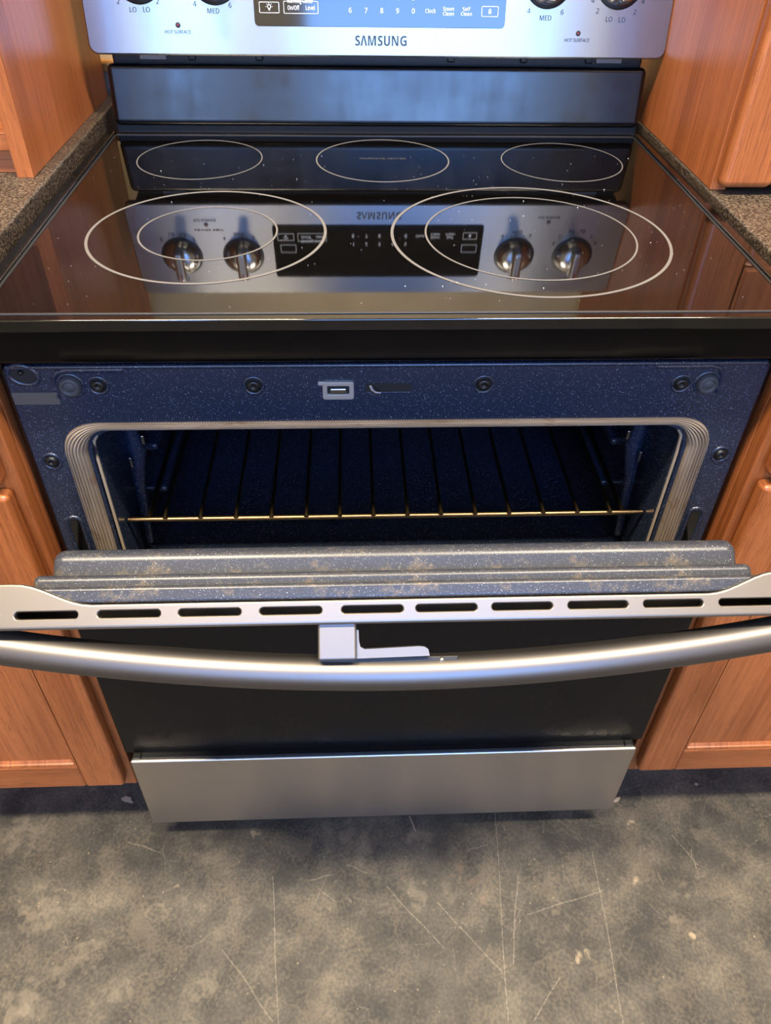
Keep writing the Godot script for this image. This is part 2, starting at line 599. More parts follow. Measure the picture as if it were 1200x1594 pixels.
func outline(parent: Node, x0: float, y0: float, x1: float, y1: float, w: float, m: Material, z := 0.0003) -> void:
	var c := Vector2((x0 + x1) * 0.5, (y0 + y1) * 0.5)
	var o := rrect(x1 - x0, y1 - y0, 0.001, 2, c)
	var i := rrect(x1 - x0 - 2 * w, y1 - y0 - 2 * w, 0.0006, 2, c)
	part(parent, "key_outline", frame_between(o, i, 0.0, z), m)

# ------------------------------------------------------------------ world
func camera_and_light() -> void:
	var cam := Camera3D.new()
	cam.name = "camera"
	add_child(cam)
	cam.transform = Transform3D(Basis(Vector3(0.9991333594, 0.0151785531, 0.0387574709), Vector3(0.0143282278, 0.7488132794, -0.6626261197), Vector3(-0.0390798146, 0.6626071869, 0.7479468457)), Vector3(-0.03882, 1.23001, 0.64283))
	cam.fov = rad_to_deg(2.0 * atan(797.0 / 1191.16))
	cam.near = 0.02
	cam.far = 100.0
	cam.current = true
	var we := WorldEnvironment.new()
	we.name = "world"
	var env := Environment.new()
	env.background_mode = Environment.BG_SKY
	var sky := Sky.new()
	var sm := ProceduralSkyMaterial.new()
	sm.sky_top_color = Color(0.42, 0.62, 0.95)
	sm.sky_horizon_color = Color(0.64, 0.80, 1.0)
	sm.ground_horizon_color = Color(0.60, 0.64, 0.68)
	sm.ground_bottom_color = Color(0.30, 0.30, 0.30)
	sm.sky_energy_multiplier = 3.4
	sky.sky_material = sm
	env.sky = sky
	env.tonemap_mode = Environment.TONE_MAPPER_LINEAR
	env.tonemap_exposure = 1.0
	env.sdfgi_enabled = true
	env.ssao_enabled = true
	env.ssil_enabled = true
	we.environment = env
	add_child(we)

func ceiling_lamp(at: Vector3, size: Vector2, energy: float, c: Color, label: String) -> void:
	var t := thing("ceiling_light", label, "ceiling lamp", at, "ceiling lamps")
	part(t, "housing", rbox(Vector3(size.x + 0.06, 0.06, size.y + 0.06), 0.008, 2, 0), M.white_board, Vector3(0, -0.03, 0))
	var glow := mat(Color(0.9, 0.9, 0.88), 0.5)
	glow.emission_enabled = true
	glow.emission = c
	glow.emission_energy_multiplier = 1.5
	part(t, "diffuser", rbox(Vector3(size.x, 0.014, size.y), 0.005, 2, 0), glow, Vector3(0, -0.066, 0))
	var l := AreaLight3D.new()
	l.name = "light"
	l.area_size = size
	l.light_energy = energy
	l.light_color = c
	l.shadow_enabled = true
	l.area_range = 30.0
	l.area_attenuation = 2.0
	t.add_child(l)
	l.position = Vector3(0, -0.08, 0)
	l.rotation_degrees = Vector3(-90, 0, 0)

func room() -> void:
	# floor slab with its top at y = 0
	var st := SurfaceTool.new()
	st.begin(Mesh.PRIMITIVE_TRIANGLES)
	var fx := [-3.2, 3.2]
	var fz := [-0.9, 7.0]
	for top in [0.0, -0.2]:
		var pts := []
		for z in fz:
			for x in fx:
				pts.append(Vector3(x, top, z))
		for k in ([0, 1, 2, 1, 3, 2] if top == 0.0 else [0, 2, 1, 1, 2, 3]):
			st.set_normal(Vector3.UP if top == 0.0 else Vector3.DOWN)
			st.set_uv(Vector2((pts[k].x + 0.8) / 1.6, (pts[k].z + 0.3) / 1.6))
			st.add_vertex(pts[k])
	for e in [[0, 1], [1, 3], [3, 2], [2, 0]]:
		var pp := [Vector3(fx[e[0] % 2], 0, fz[e[0] / 2]), Vector3(fx[e[1] % 2], 0, fz[e[1] / 2])]
		var q := [pp[0], pp[1], pp[0] + Vector3(0, -0.2, 0), pp[1] + Vector3(0, -0.2, 0)]
		var nn: Vector3 = (pp[1] - pp[0]).cross(Vector3.UP).normalized()
		for k in [0, 2, 1, 1, 2, 3]:
			st.set_normal(nn)
			st.set_uv(Vector2(q[k].x, q[k].z))
			st.add_vertex(q[k])
	structure("floor", st.commit(), M.floor, "scuffed dark grey concrete floor with dust stains and scratches")
	structure("wall_back", rbox(Vector3(6.4, 4.2, 0.12), 0.0, 2, 1, Vector3(0, 2.1, -0.76)), M.wall, "cream back wall behind the range")
	structure("wall_left", rbox(Vector3(0.12, 4.2, 4.2), 0.0, 2, 1, Vector3(-3.14, 2.1, 1.34)), M.wall_white, "off white side wall")
	structure("wall_right", rbox(Vector3(0.12, 4.2, 4.2), 0.0, 2, 1, Vector3(3.14, 2.1, 1.34)), M.wall_white, "off white side wall")
	structure("ceiling", rbox(Vector3(6.4, 0.12, 4.4), 0.0, 2, 0, Vector3(0, 4.26, 1.36)), M.ceiling, "plain light grey ceiling")
	# front wall behind the viewer, with two window openings to the sky
	var wf := holder(self, "wall_front")
	wf.set_meta("kind", "structure")
	wf.set_meta("label", "off white wall with two window openings to daylight")
	for b in [[-3.2, -1.06, 0.0, 4.2], [-0.72, -0.26, 0.0, 4.2], [1.0, 3.2, 0.0, 4.2], [-1.06, -0.72, 4.08, 4.2], [-0.26, 1.0, 4.08, 4.2], [-1.06, -0.72, 0.0, 1.15], [-0.26, 1.0, 0.0, 1.15]]:
		part(wf, "panel", rbox(Vector3(b[1] - b[0], b[3] - b[2], 0.12), 0.0, 2, 1, Vector3((b[0] + b[1]) * 0.5, (b[2] + b[3]) * 0.5, 2.95)), M.wall_white)
	# wooden ledge and pale board on the back wall, seen through the slit beside the range
	structure("trim_1", rbox(Vector3(0.9, 0.012, 0.03), 0.002, 2, 0, Vector3(-0.62, 0.9625, -0.685)), M.pine, "narrow golden wood strip on the cream wall beside the range")
	structure("trim_2", rbox(Vector3(0.9, 0.035, 0.014), 0.001, 2, 0, Vector3(-0.62, 0.9375, -0.693)), M.white_board, "pale backing board below the golden wood strip")

# ------------------------------------------------------------------ cabinets
func panel_door(parent: Node, called: String, c: Vector3, w: float, h: float, t: float, rail: float, hinge_round := 0.006) -> Node3D:
	# frame-and-panel door or drawer front centred on c, front face towards +z
	var d := holder(parent, called, c)
	var o := Vector2(rng.randf(), rng.randf())
	for s in [-1.0, 1.0]:
		part(d, "stile", rbox(Vector3(rail, h, t), hinge_round, 3, 1, Vector3.ZERO, o + Vector2(s * 0.3, s * 0.4)), M.oak, Vector3(s * (w - rail) * 0.5, 0, 0))
	for s in [-1.0, 1.0]:
		part(d, "rail", rbox(Vector3(w - 2 * rail + 0.004, rail, t - 0.0006), hinge_round * 0.8, 3, 0, Vector3.ZERO, o + Vector2(s * 0.2, s * 0.1 + 0.3)), M.oak, Vector3(0, s * (h - rail) * 0.5, -0.0003))
	var iw := w - 2 * rail
	var ih := h - 2 * rail
	part(d, "panel", rbox(Vector3(iw + 0.008, ih + 0.008, 0.006), 0.0, 2, 1, Vector3.ZERO, o), M.oak_panel, Vector3(0, 0, t * 0.5 - 0.011))
	# sloped moulding round the panel
	var outer := rrect(iw + 0.002, ih + 0.002, 0.001, 1)
	var inner := rrect(iw - 0.016, ih - 0.016, 0.001, 1)
	var rings := []
	for i in outer.size():
		var a := outer[i]
		var b := inner[i]
		rings.append([Vector3(a.x, a.y, t * 0.5 - 0.0015), Vector3(lerpf(a.x, b.x, 0.45), lerpf(a.y, b.y, 0.45), t * 0.5 - 0.0025), Vector3(lerpf(a.x, b.x, 0.55), lerpf(a.y, b.y, 0.55), t * 0.5 - 0.0045), Vector3(b.x, b.y, t * 0.5 - 0.0082)])
	part(d, "moulding", grid(rings, true, false, false), M.oak)
	return d

func base_cabinet(s: float, label: String) -> void:
	# s = -1 on the near side of the left edge of the range, +1 on the other
	var xe := 0.382
	var w := 0.66
	var t := thing("base_cabinet", label, "cabinet", Vector3(s * (xe + w * 0.5), 0, 0), "oak base cabinets")
	var hi := 0.892 if s < 0 else 0.884
	var top := hi - 0.001
	var zb := -0.62
	part(t, "side_panel", rbox(Vector3(0.018, top - 0.10, 0.60), 0.001, 2, 1, Vector3.ZERO, Vector2(0.2, 0.1)), M.oak_side, Vector3(-s * (w * 0.5 - 0.009), (top + 0.10) * 0.5, -0.30))
	part(t, "side_panel", rbox(Vector3(0.018, top - 0.10, 0.60), 0.001, 2, 1), M.oak_side, Vector3(s * (w * 0.5 - 0.009), (top + 0.10) * 0.5, -0.30))
	part(t, "floor_panel", rbox(Vector3(w - 0.04, 0.018, 0.60), 0.0, 2, 0), M.oak_side, Vector3(0, 0.135, -0.30))
	part(t, "back_panel", rbox(Vector3(w - 0.04, top - 0.1, 0.008), 0.0, 2, 1), M.oak_side, Vector3(0, (top + 0.10) * 0.5, zb + 0.03))
	part(t, "toe_kick", rbox(Vector3(w - 0.002, 0.12, 0.016), 0.0, 2, 0), M.oak_side, Vector3(0, 0.06, -0.06))
	# face frame
	var zf := 0.011
	for k in [-1.0, 1.0]:
		part(t, "frame_stile", rbox(Vector3(0.04, top - 0.125, 0.019), 0.002, 2, 1, Vector3.ZERO, Vector2(k, 0.4)), M.oak, Vector3(k * (w * 0.5 - 0.02), (top + 0.125) * 0.5, zf))
	for y in [0.145, 0.72, top - 0.02]:
		part(t, "frame_rail", rbox(Vector3(w - 0.08, 0.04, 0.019), 0.002, 2, 0), M.oak, Vector3(0, y, zf))
	var dw := w - 0.018
	panel_door(t, "door", Vector3(0, (0.722 + 0.152) * 0.5, 0.0305), dw, 0.722 - 0.152, 0.019, 0.058)
	var df := holder(t, "drawer_front", Vector3(0, (top - 0.012 + 0.735) * 0.5, 0.0305))
	part(df, "board", rbox(Vector3(dw, top - 0.012 - 0.735, 0.019), 0.006, 3, 0, Vector3.ZERO, Vector2(0.1, 0.7)), M.oak)

func worktop(s: float, top: float, label: String) -> void:
	var t := thing("worktop", label, "worktop", Vector3(s * 0.3825, 0, 0), "brown laminate worktops")
	part(t, "slab", rbox(Vector3(0.70, 0.038, 0.705), 0.003, 2, 0), M.laminate, Vector3(s * 0.35, top - 0.019, -0.2975))

func hutch_open() -> void:
	# open-fronted oak unit standing on the worktop
	var x := -0.398
	var t := thing("hutch_cabinet", "open fronted oak cabinet standing on the worktop at the range", "cabinet", Vector3(x, 0.932, 0))
	var hgt := 0.92
	part(t, "side_panel", rbox(Vector3(0.0186, hgt, 0.36), 0.001, 2, 1, Vector3.ZERO, Vector2(0.35, 0.2)), M.oak_side, Vector3(-0.0093, hgt * 0.5, -0.2765 - 0.18))
	part(t, "side_panel", rbox(Vector3(0.0186, hgt, 0.36), 0.001, 2, 1), M.oak_side, Vector3(-0.63, hgt * 0.5, -0.2765 - 0.18))
	part(t, "edge_band", rbox(Vector3(0.0190, hgt, 0.002), 0.0005, 1, 1, Vector3.ZERO, Vector2(0.1, 0.3)), M.oak, Vector3(-0.0094, hgt * 0.5, -0.2755))
	part(t, "back_panel", rbox(Vector3(0.60, hgt - 0.05, 0.006), 0.0, 2, 1), M.oak_side, Vector3(-0.32, hgt * 0.5, -0.625))
	for y in [0.036, 0.62, hgt - 0.01]:
		part(t, "shelf", rbox(Vector3(0.60, 0.019, 0.335), 0.001, 2, 0, Vector3.ZERO, Vector2(y, 0.3)), M.oak, Vector3(-0.32, y, -0.45))
	part(t, "plinth", rbox(Vector3(0.60, 0.026, 0.016), 0.001, 2, 0), M.oak_side, Vector3(-0.32, 0.0132, -0.30))

func wall_unit() -> void:
	var x := 0.3835
	var y0 := 0.9225
	var t := thing("wall_cabinet", "closed oak cabinet with panelled door standing on the worktop", "cabinet", Vector3(x, y0, 0))
	var hgt := 0.92
	part(t, "side_panel", rbox(Vector3(0.0186, hgt, 0.40), 0.001, 2, 1, Vector3.ZERO, Vector2(0.15, 0.5)), M.oak_side, Vector3(0.0093, hgt * 0.5, -0.268 - 0.2))
	part(t, "side_panel", rbox(Vector3(0.0186, hgt, 0.40), 0.001, 2, 1), M.oak_side, Vector3(0.62, hgt * 0.5, -0.268 - 0.2))
	part(t, "back_panel", rbox(Vector3(0.59, hgt - 0.03, 0.006), 0.0, 2, 1), M.oak_side, Vector3(0.315, hgt * 0.5, -0.65))
	for y in [0.02, 0.45, hgt - 0.01]:
		part(t, "shelf", rbox(Vector3(0.59, 0.018, 0.37), 0.001, 2, 0), M.oak_side, Vector3(0.315, y, -0.46))
	panel_door(t, "door", Vector3(0.0008 + 0.305, 0.008 + hgt * 0.5, -0.2565), 0.61, hgt, 0.021, 0.062, 0.009)

# ------------------------------------------------------------------ the range
func electric_range() -> void:
	var t := thing("electric_range", "black and stainless electric range with glass top and half open oven", "range")
	# ---- body
	for s in [-1.0, 1.0]:
		part(t, "side_panel", rbox(Vector3(0.006, 0.81, 0.58), 0.002, 2, 1), M.rim_black, Vector3(s * 0.3745, 0.465, -0.295))
	part(t, "back_panel", rbox(Vector3(0.742, 0.80, 0.004), 0.001, 1, 1), M.dark, Vector3(0, 0.465, -0.586))
	part(t, "bottom_panel", rbox(Vector3(0.742, 0.01, 0.56), 0.001, 1, 0), M.dark, Vector3(0, 0.062, -0.30))
	for s in [-1.0, 1.0]:
		for z in [-0.04, -0.54]:
			part(t, "foot", rbox(Vector3(0.035, 0.058, 0.035), 0.006, 2, 1), M.black_plastic, Vector3(s * 0.33, 0.029, z))
	cooktop(t)
	back_guard(t)
	oven_front(t)
	cavity(t)
	lower_door(t)
	drawer(t)
	upper_door(t)
	control_panel(t)

func cooktop(t: Node3D) -> void:
	var g := part(t, "cooktop_glass", rbox(Vector3(0.722, 0.006, 0.5249), 0.0, 1, 0), M.glass_top, Vector3(0, 0.911, -0.24315), "glossy black glass")
	# all burner rings are given in range coordinates
	for b in [[.1496, -.1535, .1458, .0030], [.1506, -.1547, .111, .0019], [-.1895, -.1612, .123, .0030], [-.1894, -.1623, .0718, .0019], [-.2322, -.4051, .079, .0013], [.0029, -.4044, .0856, .0017], [.2362, -.3994, .078, .0013]]:
		part(g, "burner_ring", annulus(b[2] + b[3] * 0.5, b[3], 0.0003), M.print, Vector3(b[0], 0.00305, b[1] + 0.24315))
	for w in [["WARMING CENTER", .003, -.408, .0052, .061], ["POWER BOIL", -.1895, -.1685, .0040, .031]]:
		var l := letters(g, w[0], 0, 0, w[3], w[4], M.print_dim)
		l.rotation_degrees = Vector3(-90, 0, 0)
		var bb: AABB = l.mesh.get_aabb()
		l.position = Vector3(w[1] - bb.get_center().x * l.scale.x, 0.0033, w[2] + 0.24315 + bb.get_center().y * l.scale.y)
	# pale ground edge of the glass and the black rim round it
	var gx := 0.361
	var zc := -0.24315
	var o := rrect(gx * 2 + 0.005, 0.5249 + 0.005, 0.004, 3)
	var i := rrect(gx * 2, 0.5249, 0.002, 3)
	var e := part(t, "glass_edge", frame_between(o, i, -0.006, 0.0006, 0.0, 0.0004), M.glass_edge, Vector3(0, 0.914, zc))
	e.rotation_degrees = Vector3(-90, 0, 0)
	for s in [-1.0, 1.0]:
		part(t, "side_rim", rbox(Vector3(0.0145, 0.030, 0.548), 0.003, 3, 2), M.rim_black, Vector3(s * 0.3718, 0.9005, -0.2475))
		part(t, "rim_bead", rbox(Vector3(0.0032, 0.004, 0.53), 0.0015, 3, 2), M.rim_black, Vector3(s * 0.3649, 0.9152, -0.243))
	part(t, "front_rim", rbox(Vector3(0.758, 0.012, 0.0095), 0.0015, 3, 0), M.rim_black, Vector3(0, 0.9076, 0.0266))
	part(t, "rear_rim", rbox(Vector3(0.728, 0.012, 0.012), 0.004, 3, 0), M.rim_black, Vector3(0, 0.9095, -0.5142))
	part(t, "front_fascia", rbox(Vector3(0.758, 0.044, 0.024), 0.006, 4, 0), M.fascia, Vector3(0, 0.8895, 0.0165), "glossy black front strip")
	part(t, "cooktop_pan", rbox(Vector3(0.742, 0.03, 0.53), 0.002, 1, 0), M.dark, Vector3(0, 0.891, -0.262))

func back_guard(t: Node3D) -> void:
	# leaning black panel between the glass and the control panel
	var g := part(t, "back_guard", rbox(Vector3(0.730, 0.074, 0.02), 0.008, 4, 0), M.guard_black, Vector3(0.003, 0.9600, -0.5262), "glossy black panel below the controls")
	g.rotation_degrees = Vector3(-11, 0, 0)
	part(t, "guard_foot", rbox(Vector3(0.730, 0.020, 0.03), 0.003, 2, 0), M.dark, Vector3(0.003, 0.918, -0.532))
	part(t, "guard_core", rbox(Vector3(0.722, 0.11, 0.03), 0.003, 2, 0), M.black_plastic, Vector3(0.004, 0.972, -0.560))
	for x in [-0.302, 0.318]:
		part(t, "mounting_tab", rbox(Vector3(0.036, 0.010, 0.003), 0.001, 1, 0), M.latch_steel, Vector3(x, 1.0035, -0.5435))
	for x in [-0.16, -0.25, 0.10, 0.20, 0.29]:
		part(t, "screw_boss", rbox(Vector3(0.010, 0.008, 0.006), 0.002, 2, 0), M.black_plastic, Vector3(x, 1.0025, -0.544))

func oven_front(t: Node3D) -> void:
	# speckled enamel front with a rounded opening
	var y0 := 0.235
	var y1 := 0.8505
	var hole_b := 0.556
	var hole_t := 0.774
	var oc := Vector2(0, (hole_b + hole_t) * 0.5)
	var inner := rrect(0.618, hole_t - hole_b, 0.03, 8, oc)
	var outer := PackedVector2Array()
	for p in inner:
		# carry the point to the rim of the front, along its own corner direction
		outer.append(p)
	outer = rrect(0.7424, y1 - y0, 0.008, 8, Vector2(0, (y0 + y1) * 0.5))
	var f := part(t, "oven_front", frame_between(outer, inner, -0.016, 0.0, 0.004, 0.004), M.enamel, Vector3.ZERO, "navy enamel with white specks")
	part(f, "top_lip", rbox(Vector3(0.736, 0.005, 0.008), 0.0024, 3, 0), M.enamel, Vector3(0, 0.8487, -0.0022))
	# pressed corner plateaus with bright creases
	for s in [-1.0, 1.0]:
		var c: float = s * 0.2905
		part(f, "pressed_ridge", tube([Vector3(c - s * 0.033, 0.8455, -0.0008), Vector3(c + s * 0.020, 0.8455, -0.0008), Vector3(c + s * 0.030, 0.8430, -0.0008), Vector3(c + s * 0.0345, 0.8370, -0.0008), Vector3(c + s * 0.036, 0.815, -0.0012)], 0.0030, 10), M.enamel)
	for q in [[-.3108, .8289, .0108], [.3124, .8262, .0108]]:
		var b := part(f, "rubber_bumper", lathe([[0.0, .0055], [.0045, .0055], [.0055, .0045], [.0065, .006], [q[2] - .0035, .0068], [q[2] - .001, .005], [q[2], .001], [q[2], -.001]], 40), M.rubber, Vector3(q[0], q[1], 0), "grey rubber bumper")
		part(f, "bumper_seat", lathe([[q[2], .0004], [q[2] + .0015, .0015], [q[2] + .003, .0003], [q[2] + .003, -.0005]], 40), M.enamel, Vector3(q[0], q[1], 0))
		b.name = b.name
	for q in [[-.2846, .8287], [-.1359, .8273], [.089, .8267], [.2866, .8257], [-.353, .7376], [.3539, .7367]]:
		var n := part(f, "screw", lathe([[0.0, .0014], [.0011, .0014], [.0014, .0026], [.0042, .0032], [.0056, .0022], [.0062, .0004], [.0062, -.001]], 28), M.chrome if false else M.black_plastic, Vector3(q[0], q[1], 0.0), "black screw head")
		part(f, "screw_recess", lathe([[.0076, .0002], [.0080, .0006], [.0085, .0012], [.0097, .0014], [.0108, .0002], [.0108, -.0006]], 32), M.enamel, Vector3(q[0], q[1], 0.0))
		part(f, "recess_shade_disc", lathe([[0.0, .0005], [.0078, .0005], [.0078, -.0003]], 32), M.dark, Vector3(q[0], q[1], 0.0))  # flat dark disc paints the shade of the screw recess
		n.name = n.name
	# near-black disc painting the shade inside a hole near the top corner
	var hole := part(f, "hole_shade_disc", prism(ellipse(0.0125, 0.0085), -0.001, 0.0006), M.dark, Vector3(-.3525, .8405, 0))
	hole.rotation_degrees = Vector3(0, 0, -14)
	var lip := part(f, "hole_lip", ring_of(ellipse(0.0142, 0.0102), 0.0026), M.enamel, Vector3(-.3525, .8405, 0.0))
	lip.rotation_degrees = Vector3(0, 0, -14)
	part(f, "hole_pin", lathe([[0.0, .004], [.002, .0035], [.0026, .001], [.0026, 0]], 20), M.black_plastic, Vector3(-.353, .8445, 0.0005))
	part(f, "tape_mark", rbox(Vector3(0.044, 0.0135, 0.0006), 0.0002, 1, 0), M.tape, Vector3(-.3475, .8145, 0.0003), "greyish strip of tape")
	# latch keeper
	var k := part(f, "latch_plate", frame_between(rrect(.0305, .0200, .0025, 3), rrect(.0215, .0095, .0008, 3, Vector2(0, .0008)), 0.0, 0.0035, 0.0006, 0.0009), M.zinc, Vector3(-.0540, .8222, 0.0), "bright steel latch plate")
	k.name = "latch_plate"
	part(f, "latch_arm", rbox(Vector3(.006, .004, .003), .0008, 2, 0), M.zinc, Vector3(-.0705, .8302, .0016))
	part(f, "latch_shade_sheet", rbox(Vector3(.0215, .0095, .0012), 0.0, 1, 0), M.dark, Vector3(-.0540, .8230, .0004))  # dark sheet in place of the shaded depth behind the latch plate
	part(f, "latch_roller", rbox(Vector3(.0160, .0062, .0035), .0014, 3, 0), M.chrome, Vector3(-.0540, .8218, .0020))
	# dark sheet painted for the shade inside the slot, with a hook
	part(f, "slot_shade_sheet", prism(rrect(.0455, .0092, .0012, 3), -0.001, 0.0005), M.dark, Vector3(-.0048, .8238, 0))
	part(f, "slot_lip", rbox(Vector3(.0455, .0009, .0014), .0004, 2, 0), M.enamel, Vector3(-.0048, .8188, .0004))
	part(f, "lock_hook", tube([Vector3(-.0225, .8272, .001), Vector3(-.0210, .8235, .003), Vector3(-.0175, .8212, .0045), Vector3(-.0125, .8208, .005)], .0016, 8, [.0022, .0022, .0019, .0016]), M.latch_steel)
	# pressed hinge pockets low on both sides
	for s in [-1.0, 1.0]:
		part(f, "hinge_pocket", ring_of(rrect(.016, .075, .0078, 5), 0.0024), M.enamel, Vector3(s * .3515, .622, 0))
		part(f, "hinge_shade_sheet", prism(rrect(.011, .068, .0054, 5), -0.001, 0.0004), M.rim_black, Vector3(s * .3515, .622, 0))  # near-black sheet colours in the shade within the hinge pocket
	gasket(t)

func ellipse(a: float, b: float, n := 32) -> PackedVector2Array:
	var out := PackedVector2Array()
	for k in n:
		out.append(Vector2(cos(TAU * k / n) * a, sin(TAU * k / n) * b))
	return out

# a rounded bead that follows a closed outline lying on z = 0
func ring_of(poly: PackedVector2Array, r: float) -> ArrayMesh:
	var rings := []
	var n := poly.size()
	for i in n:
		var d := (poly[(i + 1) % n] - poly[(i + n - 1) % n]).normalized()
		var nr := Vector2(d.y, -d.x)
		var ring := []
		for k in 7:
			var a := PI * k / 6.0
			var p := poly[i] + nr * cos(a) * r
			ring.append(Vector3(p.x, p.y, sin(a) * r * 0.8 - 0.0002))
		rings.append(ring)
	return grid(rings, true, false)

func gasket(t: Node3D) -> void:
	# woven seal: runs up one side, round the corners and down the other
	var path := []   # [centre, inward direction, half width]
	var xo := 0.3245
	var yt := 0.7815
	var rc := 0.034
	var yb := 0.556
	for k in 26:
		path.append([Vector2(-xo, lerpf(yb, yt - rc, k / 25.0)), Vector2(1, 0), 0.0113])
	for k in range(1, 12):
		var a := PI / 2.0 * k / 12.0
		path.append([Vector2(-xo + rc - cos(a) * rc, yt - rc + sin(a) * rc), Vector2(cos(a), -sin(a)), lerpf(0.0113, 0.0042, smoothstep(0.25, 1.0, k / 12.0))])
	for k in 61:
		path.append([Vector2(lerpf(-xo + rc, xo - rc, k / 60.0), yt), Vector2(0, -1), 0.0042])
	for k in range(1, 12):
		var a := PI / 2.0 * (12 - k) / 12.0
		path.append([Vector2(xo - rc + cos(a) * rc, yt - rc + sin(a) * rc), Vector2(-cos(a), -sin(a)), lerpf(0.0113, 0.0042, smoothstep(0.25, 1.0, (12 - k) / 12.0))])
	for k in 26:
		path.append([Vector2(xo, lerpf(yt - rc, yb, k / 25.0)), Vector2(-1, 0), 0.0113])
	var rings := []
	var n := 57
	for p in path:
		var ring := []
		for k in n:
			var u := -1.0 + 2.0 * k / (n - 1)
			var q: Vector2 = p[0] + p[1] * u * p[2]
			var h: float = (0.0035 + 0.004 * (p[2] - 0.0042) / 0.0071) * sqrt(maxf(0.0, 1.0 - pow(absf(u), 2.6))) + 0.0030 * (pow(absf(sin(PI * (u + 1.0) * 3.5)), 0.6) - 0.6)
			ring.append(Vector3(q.x, q.y, h))
		rings.append(ring)
	for s in [-1.0, 1.0]:
		part(t, "seal_lip", tube([Vector3(s * 0.2985, 0.7715, -0.002), Vector3(s * 0.3045, 0.762, -0.001), Vector3(s * 0.3055, 0.740, 0.0), Vector3(s * 0.3055, 0.558, 0.0)], 0.0017, 8), M.seal_lip, Vector3.ZERO, "thin tan inner seal edge")
	part(t, "door_gasket", grid(rings, false, false, true, false, [1.0 / 140.0, 1.0 / 56.0]), M.gasket, Vector3.ZERO, "ribbed tan woven oven seal")

func cavity(t: Node3D) -> void:
	var c := holder(t, "oven_cavity")
	var x := 0.3055
	var top := 0.772
	var bot := 0.548
	var back := -0.47
	for s in [-1.0, 1.0]:
		part(c, "side_wall", rbox(Vector3(0.006, top - bot + 0.012, 0.47), 0.001, 1, 1), M.enamel, Vector3(s * (x + 0.003), (top + bot) * 0.5, -0.242))
		# pressed rack guides on the side walls
		for y in [0.620, 0.685]:
			part(c, "rack_guide", rbox(Vector3(0.036, 0.010, 0.36), 0.0045, 4, 2), M.enamel, Vector3(s * (x - 0.016), y - 0.0022, -0.275))
		for z in [-0.105, -0.225, -0.345]:
			part(c, "pressed_dome", dome(0.043, 0.060, 0.016), M.enamel, Vector3(s * x, 0.705, z)).rotation_degrees = Vector3(0, -90 * s, 0)
		# upright wire ladder with two clips
		part(c, "ladder_rail", tube([Vector3(s * (x - 0.010), 0.565, -0.060), Vector3(s * (x - 0.014), 0.66, -0.064), Vector3(s * (x - 0.018), 0.70, -0.070), Vector3(s * (x - 0.012), 0.762, -0.074)], 0.0048, 10, [.0045, .007, .0105, .0045]), M.enamel)
		part(c, "clip", rbox(Vector3(0.004, 0.012, 0.004), 0.0012, 2, 1), M.chrome, Vector3(s * (x - 0.028), 0.715, -0.068))
		part(c, "clip", rbox(Vector3(0.003, 0.014, 0.003), 0.001, 2, 1), M.chrome, Vector3(s * (x - 0.014), 0.695, -0.052))
	part(c, "roof", rbox(Vector3(x * 2, 0.006, 0.47), 0.001, 1, 0), M.enamel, Vector3(0, top + 0.003, -0.242))
	part(c, "back_wall", rbox(Vector3(x * 2, top - bot + 0.01, 0.006), 0.001, 1, 0), M.enamel, Vector3(0, (top + bot) * 0.5, back))
	part(c, "divider_plate", rbox(Vector3(x * 2, 0.008, 0.46), 0.002, 2, 0), M.enamel, Vector3(0, bot - 0.004, -0.236))

func dome(a: float, b: float, h: float) -> ArrayMesh:
	var rings := []
	for i in 9:
		var ring := []
		var f := i / 8.0
		for k in 32:
			var an := TAU * k / 32
			var r := 0.08 + 0.92 * f
			ring.append(Vector3(cos(an) * a * r, sin(an) * b * r, h * (0.5 + 0.5 * cos(PI * f))))
		rings.append(ring)
	return grid(rings, false, true)

func lower_door(t: Node3D) -> void:
	var d := holder(t, "lower_door")
	part(d, "glass", rbox(Vector3(0.754, 0.300, 0.006), 0.002, 2, 0), M.door_glass, Vector3(0.002, 0.234 + 0.150, 0.031), "black door glass")
	part(d, "core", rbox(Vector3(0.740, 0.296, 0.024), 0.003, 2, 0), M.dark, Vector3(0.002, 0.234 + 0.150, 0.016))
	part(d, "top_edge", rbox(Vector3(0.750, 0.006, 0.03), 0.002, 2, 0), M.black_plastic, Vector3(0.002, 0.536, 0.018))

func drawer(t: Node3D) -> void:
	var d := holder(t, "storage_drawer")
	var f := part(d, "front_skin", rbox(Vector3(0.733, 0.1805, 0.007), 0.0030, 4, 0), M.steel, Vector3(0.001, 0.0545 + 0.09025, 0.0465), "brushed stainless drawer front")
	f.name = "front_skin"
	part(d, "top_ledge", rbox(Vector3(0.729, 0.004, 0.030), 0.0012, 2, 0), M.black_plastic, Vector3(0.001, 0.2322, 0.0285))
	for s in [-1.0, 1.0]:
		part(d, "corner_clip", rbox(Vector3(0.012, 0.004, 0.010), 0.0012, 2, 0), M.black_plastic, Vector3(s * 0.357, 0.2345, 0.040))
	part(d, "tub", rbox(Vector3(0.70, 0.12, 0.40), 0.004, 2, 0), M.dark, Vector3(0, 0.14, -0.18))

